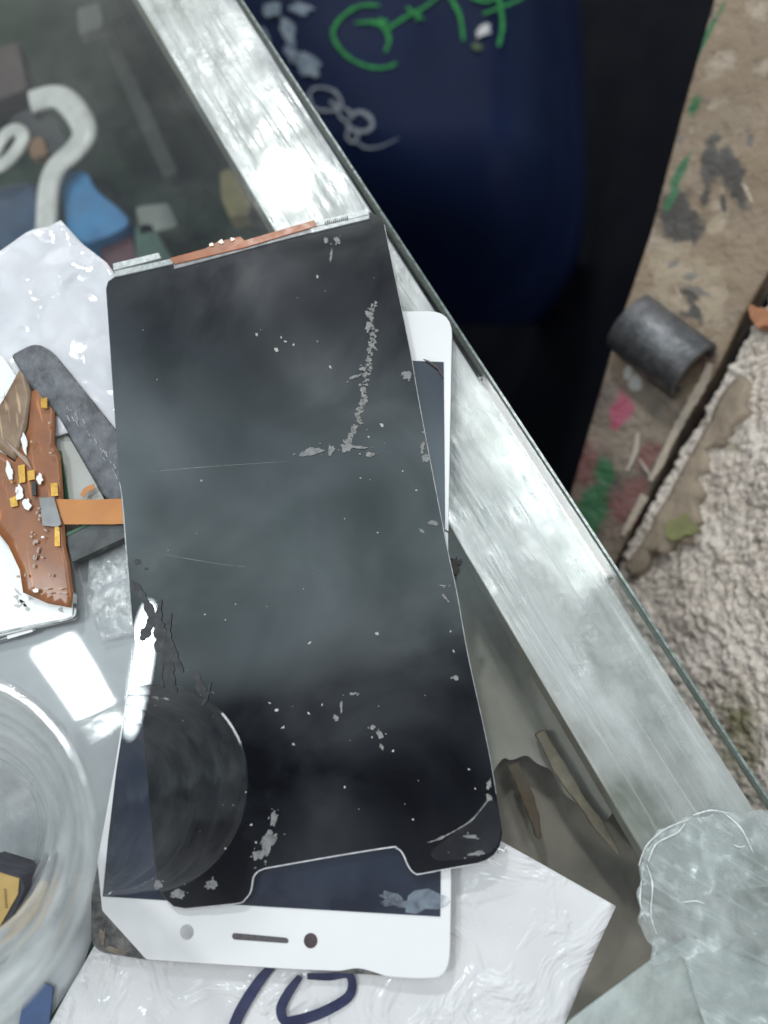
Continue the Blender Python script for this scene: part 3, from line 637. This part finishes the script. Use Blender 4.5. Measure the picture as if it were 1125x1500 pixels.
m1 = t.n('ShaderNodeMixShader'); lw = t.n('ShaderNodeLayerWeight'); lw.inputs[0].default_value = .5; t.l(t.math('ADD', t.math('MULTIPLY', t.math('POWER', lw.outputs['Facing'], 2.0), .62), t.noise(1, stretch=(60, 60, 160), lo=.40, hi=.66, a=.08, b=.62)), m1.inputs[0]); t.l(tr.outputs[0], m1.inputs[1]); t.l(ad.outputs[0], m1.inputs[2])  # milky plastic, whitened further at glancing angles to imitate ridge highlights
m2 = t.n('ShaderNodeMixShader'); t.l(fr, m2.inputs[0]); t.l(m1.outputs[0], m2.inputs[1]); t.l(gl.outputs[0], m2.inputs[2])
M_tub = t.done(m2.outputs[0])
tub = obj('clear_tub', bm, M_tub, smooth=True)
tag(tub, 'clear ridged round plastic tub beside the white phone front', 'tub')
box = thing('small_carton', P(0, 1320, .003), 'small carton with dark sides and a yellow printed top inside the clear tub', 'carton')
cp = H(.016)
obj('carton_body', prism([(-40, 1262), (30, 1284), (37, 1302), (6, 1372), (-40, 1440)], cp, .012, -.0003), simple('dark carton', (.05, .045, .06), (.03, .03, .04), rough=.5), box, bevel=.0003)
obj('yellow_label', prism([(-40, 1266), (28, 1287), (26, 1310), (0, 1356), (-40, 1410)], cp, .0002, .0001), simple('yellow label', (.55, .36, .12), (.46, .30, .10), rough=.5, scale=200), box)
bm = bmesh.new()
for k in range(7):
    x = 6+k*.3; y = 1302+k*4.2; prism([(x, y), (x+3.5, y+1), (x+3, y+3), (x-.4, y+2)], cp, .00005, .0002, bm)
obj('small_print', bm, simple('brown print', (.16, .09, .03), rough=.6), box)
o = solid('blue_card', [(24, 1520), (36, 1452), (60, 1438), (78, 1446), (70, 1520)], .0016, .0004, simple('blue card', (.06, .11, .24), rough=.4), 'blue card edge between the clear tub and the white packet', 'card', 4, .0001)

# ------------------------------------------------------------------ beyond the counter: blue board, post, concrete
bpl = plane3(P(450, 0, -.16), P(850, 0, -.16), P(650, 470, -.24))
M_bb = simple('blue painted board', (.0070, .0150, .053), (.0048, .0105, .038), rough=.5, scale=14, spec=.15)
brd = thing('blue_board', bpl.at(650, 300, -.02), 'dark blue painted board with green and white chalk scribbles behind the counter', 'board')
def bendy(u, v, p):  # edges bent down so the board fades into shade there
    a = max(0, (u-.72)/.28); b = max(0, (v-.50)/.50)
    return -.17*a*a-.15*b*b+.0012*noise.noise(p*18)
obj('panel', grid(bpl.at(150, -160), bpl.at(935, -160), bpl.at(935, 480), bpl.at(150, 480), 90, 70, bendy, th=.003), M_bb, brd, smooth=True)
M_gc = simple('green chalk', (.03, .30, .06), (.02, .18, .05), rough=.8, scale=500)
for pts, w in [([(556, 8), (528, 8), (504, 22), (488, 44), (494, 66), (514, 86), (542, 98), (568, 98), (580, 92)], [3, 5, 5, 6, 6, 5, 5, 5, 4]), ([(520, 34), (545, 32), (562, 40), (570, 58), (564, 76)], [3, 5, 6, 6, 3]), ([(562, 46), (592, 26), (622, 10), (646, -8)], [5, 5, 4, 4]), ([(596, 10), (608, 20), (620, 28)], 4), ([(610, 30), (616, 14)], 3), ([(648, -20), (664, 4), (674, 24), (679, 60)], [5, 6, 6, 4]), ([(726, -24), (733, 10), (736, 40), (730, 68)], [5, 6, 6, 4]), ([(708, 20), (740, 8), (768, -4)], [3, 4, 3]), ([(690, -4), (712, 2), (730, -6)], 4), ([(554, 28), (562, 32), (568, 30)], [5, 8, 5])]:
    obj('green_scribble', ribbon(pts, w, bpl, .0016, .0003, ragged=.25), M_gc, brd)
M_wc = simple('white chalk', (.34, .36, .40), (.20, .22, .26), rough=.8, scale=500)
for pts, w in [([(452, 150), (456, 132), (472, 128), (490, 134), (500, 150), (494, 160), (476, 162), (460, 158), (452, 146)], 4), ([(492, 152), (504, 158), (514, 166), (508, 178), (498, 170), (494, 158)], 4), ([(510, 176), (522, 164), (538, 168), (546, 182), (536, 192), (518, 190), (508, 182)], 6), ([(512, 188), (508, 200), (516, 208), (524, 200), (518, 190)], 4), ([(520, 206), (536, 216), (558, 214), (584, 202)], [3, 3, 2, 1]), ([(450, 138), (456, 148), (454, 160)], 3), ([(484, 148), (496, 158)], 5)]:
    obj('white_scribble', ribbon(pts, w, bpl, .0016, .0003, ragged=.25), M_wc, brd)
M_pf = simple('pale flaking paint', (.26, .30, .34), (.14, .19, .25), rough=.7, scale=200)
for x, y, rx, ry, a in [(420, 44, 10, 22, -.5), (398, 14, 14, 12, .2), (448, 96, 22, 14, .6), (384, 58, 10, 26, -.4), (440, 12, 16, 8, .3), (428, 80, 7, 18, -.5)]:
    obj('paint_flake', blob(x, y, rx, ry, a, bpl, .0016, .0004, rag=.45), M_pf, brd)
obj('white_spot', blob(708, 45, 11, 7, -.5, bpl, .0016, .0004, rag=.4), simple('white spot', (.6, .6, .6), rough=.7), brd)
obj('green_spot', blob(698, 68, 8, 5, .3, bpl, .0016, .0004, rag=.4), simple('olive spot', (.08, .12, .05), rough=.7), brd)
o = obj('ground', grid(V((-2, -2, -.56)), V((2, -2, -.56)), V((2, 2, -.56)), V((-2, 2, -.56)), 8, 8), simple('dark ground', (.010, .011, .014), (.006, .006, .008), rough=.9, scale=20, spec=.05)); o['kind'] = 'structure'
# black sheet standing in for the shade beyond the board
o = obj('shade_sheet', prism([(780, -160), (1120, -160), (1000, 300), (900, 600), (840, 760), (640, 640), (560, 420)], plane3(P(850, 0, -.40), P(1100, 0, -.30), P(760, 520, -.45)), .01), simple('gap shade black', (.0045, .005, .008), (.007, .007, .010), rough=.6, scale=20, spec=.04), bevel=.001)
tag(o, 'black sheet standing in for shade in the gap between the blue board and the post', 'shade sheet')

ppl = plane3(P(1045, 0, -.045), P(1250, 0, -.03), P(840, 715, -.105))
post = thing('door_post', ppl.at(960, 500, -.02), 'brown flaking steel post with paint daubs and a short pipe latch beside concrete', 'post')
def postmat():
    t = NT('post paint')
    c = t.mix(t.noise(18, lo=.35, hi=.65), (.275, .195, .125), (.20, .145, .095))
    c = t.mix(t.noise(70, detail=6, lo=.54, hi=.62, w=3.0), c, (.33, .265, .20))
    c = t.mix(t.noise(95, detail=7, lo=.57, hi=.61, w=5.0, rough=.7), c, (.11, .092, .075))
    c = t.mix(t.noise(1, detail=3, lo=.66, hi=.69, stretch=(500, 60, 300), w=7.0, rot=.4), c, (.42, .34, .26))
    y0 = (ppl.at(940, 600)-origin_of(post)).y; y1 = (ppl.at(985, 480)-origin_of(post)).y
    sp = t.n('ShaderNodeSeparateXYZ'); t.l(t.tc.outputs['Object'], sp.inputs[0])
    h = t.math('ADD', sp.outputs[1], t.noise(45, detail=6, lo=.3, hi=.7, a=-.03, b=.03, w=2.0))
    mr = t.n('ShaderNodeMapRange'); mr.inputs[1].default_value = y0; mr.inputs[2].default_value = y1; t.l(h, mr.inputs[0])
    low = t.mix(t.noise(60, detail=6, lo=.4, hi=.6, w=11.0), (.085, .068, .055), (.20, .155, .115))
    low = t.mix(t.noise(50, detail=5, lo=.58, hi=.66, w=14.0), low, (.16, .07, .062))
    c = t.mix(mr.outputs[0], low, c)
    k = 0.0
    for cl, lst in (((.050, .042, .035), [(1040, 240, 15, 36, -.1), (1068, 248, 19, 28, -.5), (1078, 276, 12, 34, -.5), (988, 302, 32, 20, -.6), (1010, 455, 40, 12, .5), (1000, 335, 30, 16, .3), (1012, 318, 16, 10, .4), (1005, 348, 16, 9, .2), (1032, 290, 7, 14, 0), (1012, 430, 26, 9, .5), (985, 325, 14, 20, 0), (1060, 300, 5, 12, -.3)]),
                    ((.33, .255, .175), [(980, 372, 26, 13, -.2), (1010, 398, 44, 19, .35), (1045, 440, 18, 30, -.2), (1048, 330, 14, 8, -.8), (985, 448, 22, 12, .4), (970, 410, 14, 30, .2)]),
                    ((.16, .14, .12), [(1010, 405, 12, 6, .2), (1020, 425, 20, 5, .5), (985, 388, 10, 5, -.2)]),
                    ((.030, .115, .045), [(1016, 155, 8, 14, 0), (995, 255, 6, 28, .25), (983, 292, 6, 20, .2), (1030, 60, 5, 46, .25), (885, 690, 12, 22, -.2), (868, 748, 24, 40, .3)]),
                    ((.30, .055, .095), [(910, 596, 16, 22, .3), (904, 612, 9, 14, 0)]),
                    ((.17, .075, .065), [(918, 740, 24, 44, .3), (950, 665, 18, 20, .4)]),
                    ((.42, .41, .39), [(930, 560, 9, 12, -.4), (920, 546, 5, 8, 0)])):
        for (x, y, rx, ry, a) in lst:
            k += 1.7; c = t.daub(c, post, ppl, x, y, rx, ry, a, cl, k)
    return t.done(t.principled(base=c, rough=t.noise(60, a=.4, b=.75), normal=t.bump(t.noise(120, detail=7, lo=.3, hi=.8), .8, .002)))
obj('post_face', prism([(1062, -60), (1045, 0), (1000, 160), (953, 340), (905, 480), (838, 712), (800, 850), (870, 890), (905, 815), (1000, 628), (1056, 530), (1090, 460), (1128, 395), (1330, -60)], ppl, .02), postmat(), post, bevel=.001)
bm = ribbon([(1040, 532), (1030, 560), (1008, 598), (985, 640), (966, 680), (952, 704)], [10, 13, 12, 11, 10, 6], ppl, .0018, .0015, ragged=.2); ribbon([(944, 726), (930, 752), (912, 784)], [12, 10, 6], ppl, .0018, .0015, bm=bm, ragged=.25)
obj('putty_bead', bm, simple('putty', (.46, .38, .30), (.36, .30, .24), rough=.8, scale=300), post)
bm = ribbon([(934, 634), (932, 656), (926, 674), (918, 690)], [5, 7, 6, 4], ppl, .001, .0008, ragged=.3); ribbon([(936, 672), (948, 690), (956, 702)], [3, 4, 2], ppl, .001, .0008, bm=bm, ragged=.3)
obj('paint_drip', bm, simple('drip', (.45, .38, .32), rough=.7), post)
# pipe latch: hollow barrel welded on the post
a3 = ppl.at(920, 470, .006); b3 = ppl.at(1016, 544, .006)
ax = (b3-a3).normalized(); n3 = ppl.n; sd = n3.cross(ax).normalized(); rad = (ppl.at(965, 560)-ppl.at(1046, 500)).length*.50
bm = bmesh.new(); sg = 40; rr = []
for (c, r) in ((a3, rad*.93), (a3+ax*.0006, rad), (b3-ax*.0005, rad), (b3, rad*.96), (b3, rad*.80), (a3+ax*.004, rad*.78), (a3, rad*.78)):
    rr.append([bm.verts.new(c+(n3*math.sin(2*math.pi*i/sg)+sd*math.cos(2*math.pi*i/sg))*r) for i in range(sg)])
for p, q in zip(rr, rr[1:]+rr[:1]):
    for i in range(sg): bm.faces.new((p[i], p[(i+1) % sg], q[(i+1) % sg], q[i]))
obj('latch_barrel', bm, simple('worn steel pipe', (.10, .10, .105), (.16, .16, .165), rough=.42, scale=300, metal=.6, bump=.25, bscale=700), post, smooth=True)

# concrete
c00, c10, c11, c01 = P(858, 915, -.120), P(1150, 392, -.055), P(1420, 560, -.010), P(1170, 1300, -.048)
def rough_c(u, v, p):
    a = noise.fractal(p*95, 1.0, 2.0, 4); b = noise.noise(p*330); c = noise.noise(p*34+V((7, 3, 1)))
    return .0013*a+.0012*b+.0011*noise.noise(p*620)+.0013*c
def concmat():
    t = NT('rough concrete')
    c = t.mix(t.noise(480, detail=5, lo=.36, hi=.64), (.70, .61, .53), (.37, .31, .26))
    c = t.mix(t.noise(40, lo=.45, hi=.65, w=2.0), c, (.72, .64, .57))
    c = t.mix(t.noise(30, lo=.62, hi=.70, w=5.0), c, (.22, .20, .11))
    return t.done(t.principled(base=c, rough=.9, normal=t.bump(t.noise(500, detail=6, lo=.2, hi=.8), .6, .002)))
cw = thing('concrete_wall', (c00+c11)*.5-V((0, 0, .05)), 'rough pale render over concrete beside the post and counter rim', 'wall')
obj('render_coat', grid(c00, c10, c11, c01, 210, 210, rough_c, th=.03), concmat(), cw, smooth=True)
cpl = plane3(c00, c10, c01)
obj('brick_spot', blob(1114, 462, 16, 12, .5, cpl, .004, .003, rag=.4), simple('exposed brick', (.45, .20, .10), (.34, .15, .08), rough=.9, scale=300), cw)
obj('smooth_mortar', polysheet([(916, 832), (934, 802), (958, 764), (984, 718), (1012, 664), (1040, 612), (1066, 566), (1084, 548), (1096, 566), (1086, 590), (1092, 606), (1070, 622), (1056, 648), (1030, 656), (1034, 684), (1016, 700), (1028, 722), (1014, 738), (1022, 762), (1004, 774), (1008, 796), (984, 792), (972, 812), (950, 806), (944, 826), (926, 846)], cpl, .0035, lambda p: .0016*noise.fractal(p*70, 1.0, 2.0, 3), step=.0025, th=.006), simple('brown mortar', (.34, .27, .20), (.24, .19, .14), rough=.85, scale=90, bump=.6), cw, smooth=True)
obj('moss_spot', blob(995, 770, 22, 20, .2, cpl, .0052, .001, rag=.5), simple('moss stain', (.25, .25, .10), (.20, .19, .10), rough=.9, scale=200), cw)

# ------------------------------------------------------------------ light
w = bpy.data.worlds.new('World'); S.world = w; w.use_nodes = True
nt = w.node_tree; nt.nodes.clear()
def wn(t, **k):
    x = nt.nodes.new(t)
    for a, b in k.items(): setattr(x, a, b)
    return x
wo = wn('ShaderNodeOutputWorld'); bg = wn('ShaderNodeBackground'); tcw = wn('ShaderNodeTexCoord'); nz = wn('ShaderNodeTexNoise')
nz.inputs['Scale'].default_value = 2.2; nz.inputs['Detail'].default_value = 3
nt.links.new(tcw.outputs['Generated'], nz.inputs['Vector'])
sep = wn('ShaderNodeSeparateXYZ'); nt.links.new(tcw.outputs['Generated'], sep.inputs[0])
def wmath(op, a, b):
    x = wn('ShaderNodeMath', operation=op)
    for i, c in ((0, a), (1, b)):
        if isinstance(c, (int, float)): x.inputs[i].default_value = c
        else: nt.links.new(c, x.inputs[i])
    return x.outputs[0]
# the room: light wall and ceiling ahead, the dim side with the photographer behind
yy = wmath('ADD', sep.outputs[1], wmath('MULTIPLY', wmath('SUBTRACT', nz.outputs[0], .5), .24))
r1 = wn('ShaderNodeValToRGB'); nt.links.new(wmath('ADD', wmath('MULTIPLY', yy, .5), .5), r1.inputs[0])
el = r1.color_ramp.elements
el[0].position = 0.0; el[0].color = (.95, .95, .97, 1); el[1].position = 1.0; el[1].color = (1.25, 1.26, 1.28, 1)
for p, c in ((.30, (.75, .76, .78, 1)), (.41, (.16, .17, .20, 1)), (.45, (.045, .05, .075, 1)), (.512, (.04, .045, .07, 1)), (.545, (.80, 1.0, 1.08, 1)), (.585, (1.02, 1.32, 1.40, 1)), (.66, (.62, .80, .86, 1)), (.74, (.25, .30, .36, 1)), (.80, (.32, .35, .40, 1)), (.88, (1.1, 1.12, 1.14, 1))):
    e = el.new(p); e.color = c
mr = wn('ShaderNodeMapRange'); mr.inputs[1].default_value = .35; mr.inputs[2].default_value = .65; mr.inputs[3].default_value = .65; mr.inputs[4].default_value = 1.25
nz2 = wn('ShaderNodeTexNoise'); nz2.inputs['Scale'].default_value = 5; nt.links.new(tcw.outputs['Generated'], nz2.inputs['Vector']); nt.links.new(nz2.outputs[0], mr.inputs[0])
nt.links.new(r1.outputs[0], bg.inputs[0]); mx = wn('ShaderNodeMapRange'); mx.inputs[1].default_value = -.42; mx.inputs[2].default_value = .12; mx.inputs[3].default_value = 1.30; mx.inputs[4].default_value = .82; nt.links.new(sep.outputs[0], mx.inputs[0])
nt.links.new(wmath('MULTIPLY', wmath('MULTIPLY', mr.outputs[0], .95), mx.outputs[0]), bg.inputs[1]); nt.links.new(bg.outputs[0], wo.inputs[0])

def lamp(name, a, b, wpx, height, radiance, color=(1, 1, 1), shape='RECTANGLE'):
    def up(p):
        q = P(p[0], p[1], .004); d = ray(*p); d = V((d.x, d.y, -d.z)); return q+d*((height-.004)/d.z)
    A, B = up(a), up(b); c = (A+B)/2; q = P((a[0]+b[0])/2, (a[1]+b[1])/2, .004)
    Z = (c-q).normalized(); X = (B-A); L = X.length; X = (X-Z*X.dot(Z)).normalized(); Y = Z.cross(X)
    dist = (c-q).length+(q-EYE).length
    ld = bpy.data.lights.new(name, 'AREA'); ld.shape = shape; ld.size = L; ld.size_y = wpx/F*dist; ld.color = color
    area = ld.size*ld.size_y*(math.pi/4 if shape == 'ELLIPSE' else 1); ld.energy = radiance*math.pi*area
    o = bpy.data.objects.new(name, ld); C.objects.link(o)
    o.matrix_world = Matrix.Translation(c) @ Matrix((X, Y, Z)).transposed().to_4x4()
    return o
lamp('tube_lamp', (82, 945), (150, 1072), 46, 1.2, 90, (.95, 1, 1))
lamp('bulb_lamp', (385, 258), (445, 258), 52, 1.2, 440, (.96, 1, 1), 'ELLIPSE')
lamp('added_soft_lamp', (716, 560), (880, 850), 105, 1.2, 17, (.96, 1, 1))  # added soft source that brightens the rim tape, no actual window
lamp('shop_lamp', (222, 884), (190, 1080), 26, 1.2, 70, (.85, .95, 1), 'ELLIPSE')
S.view_settings.view_transform = 'Standard'; S.view_settings.look = 'None'; S.view_settings.gamma = 1; S.view_settings.exposure = 0; S.view_settings.use_curve_mapping = False
S.cycles.use_denoising = True
S.cycles.max_bounces = 16; S.cycles.transparent_max_bounces = 24
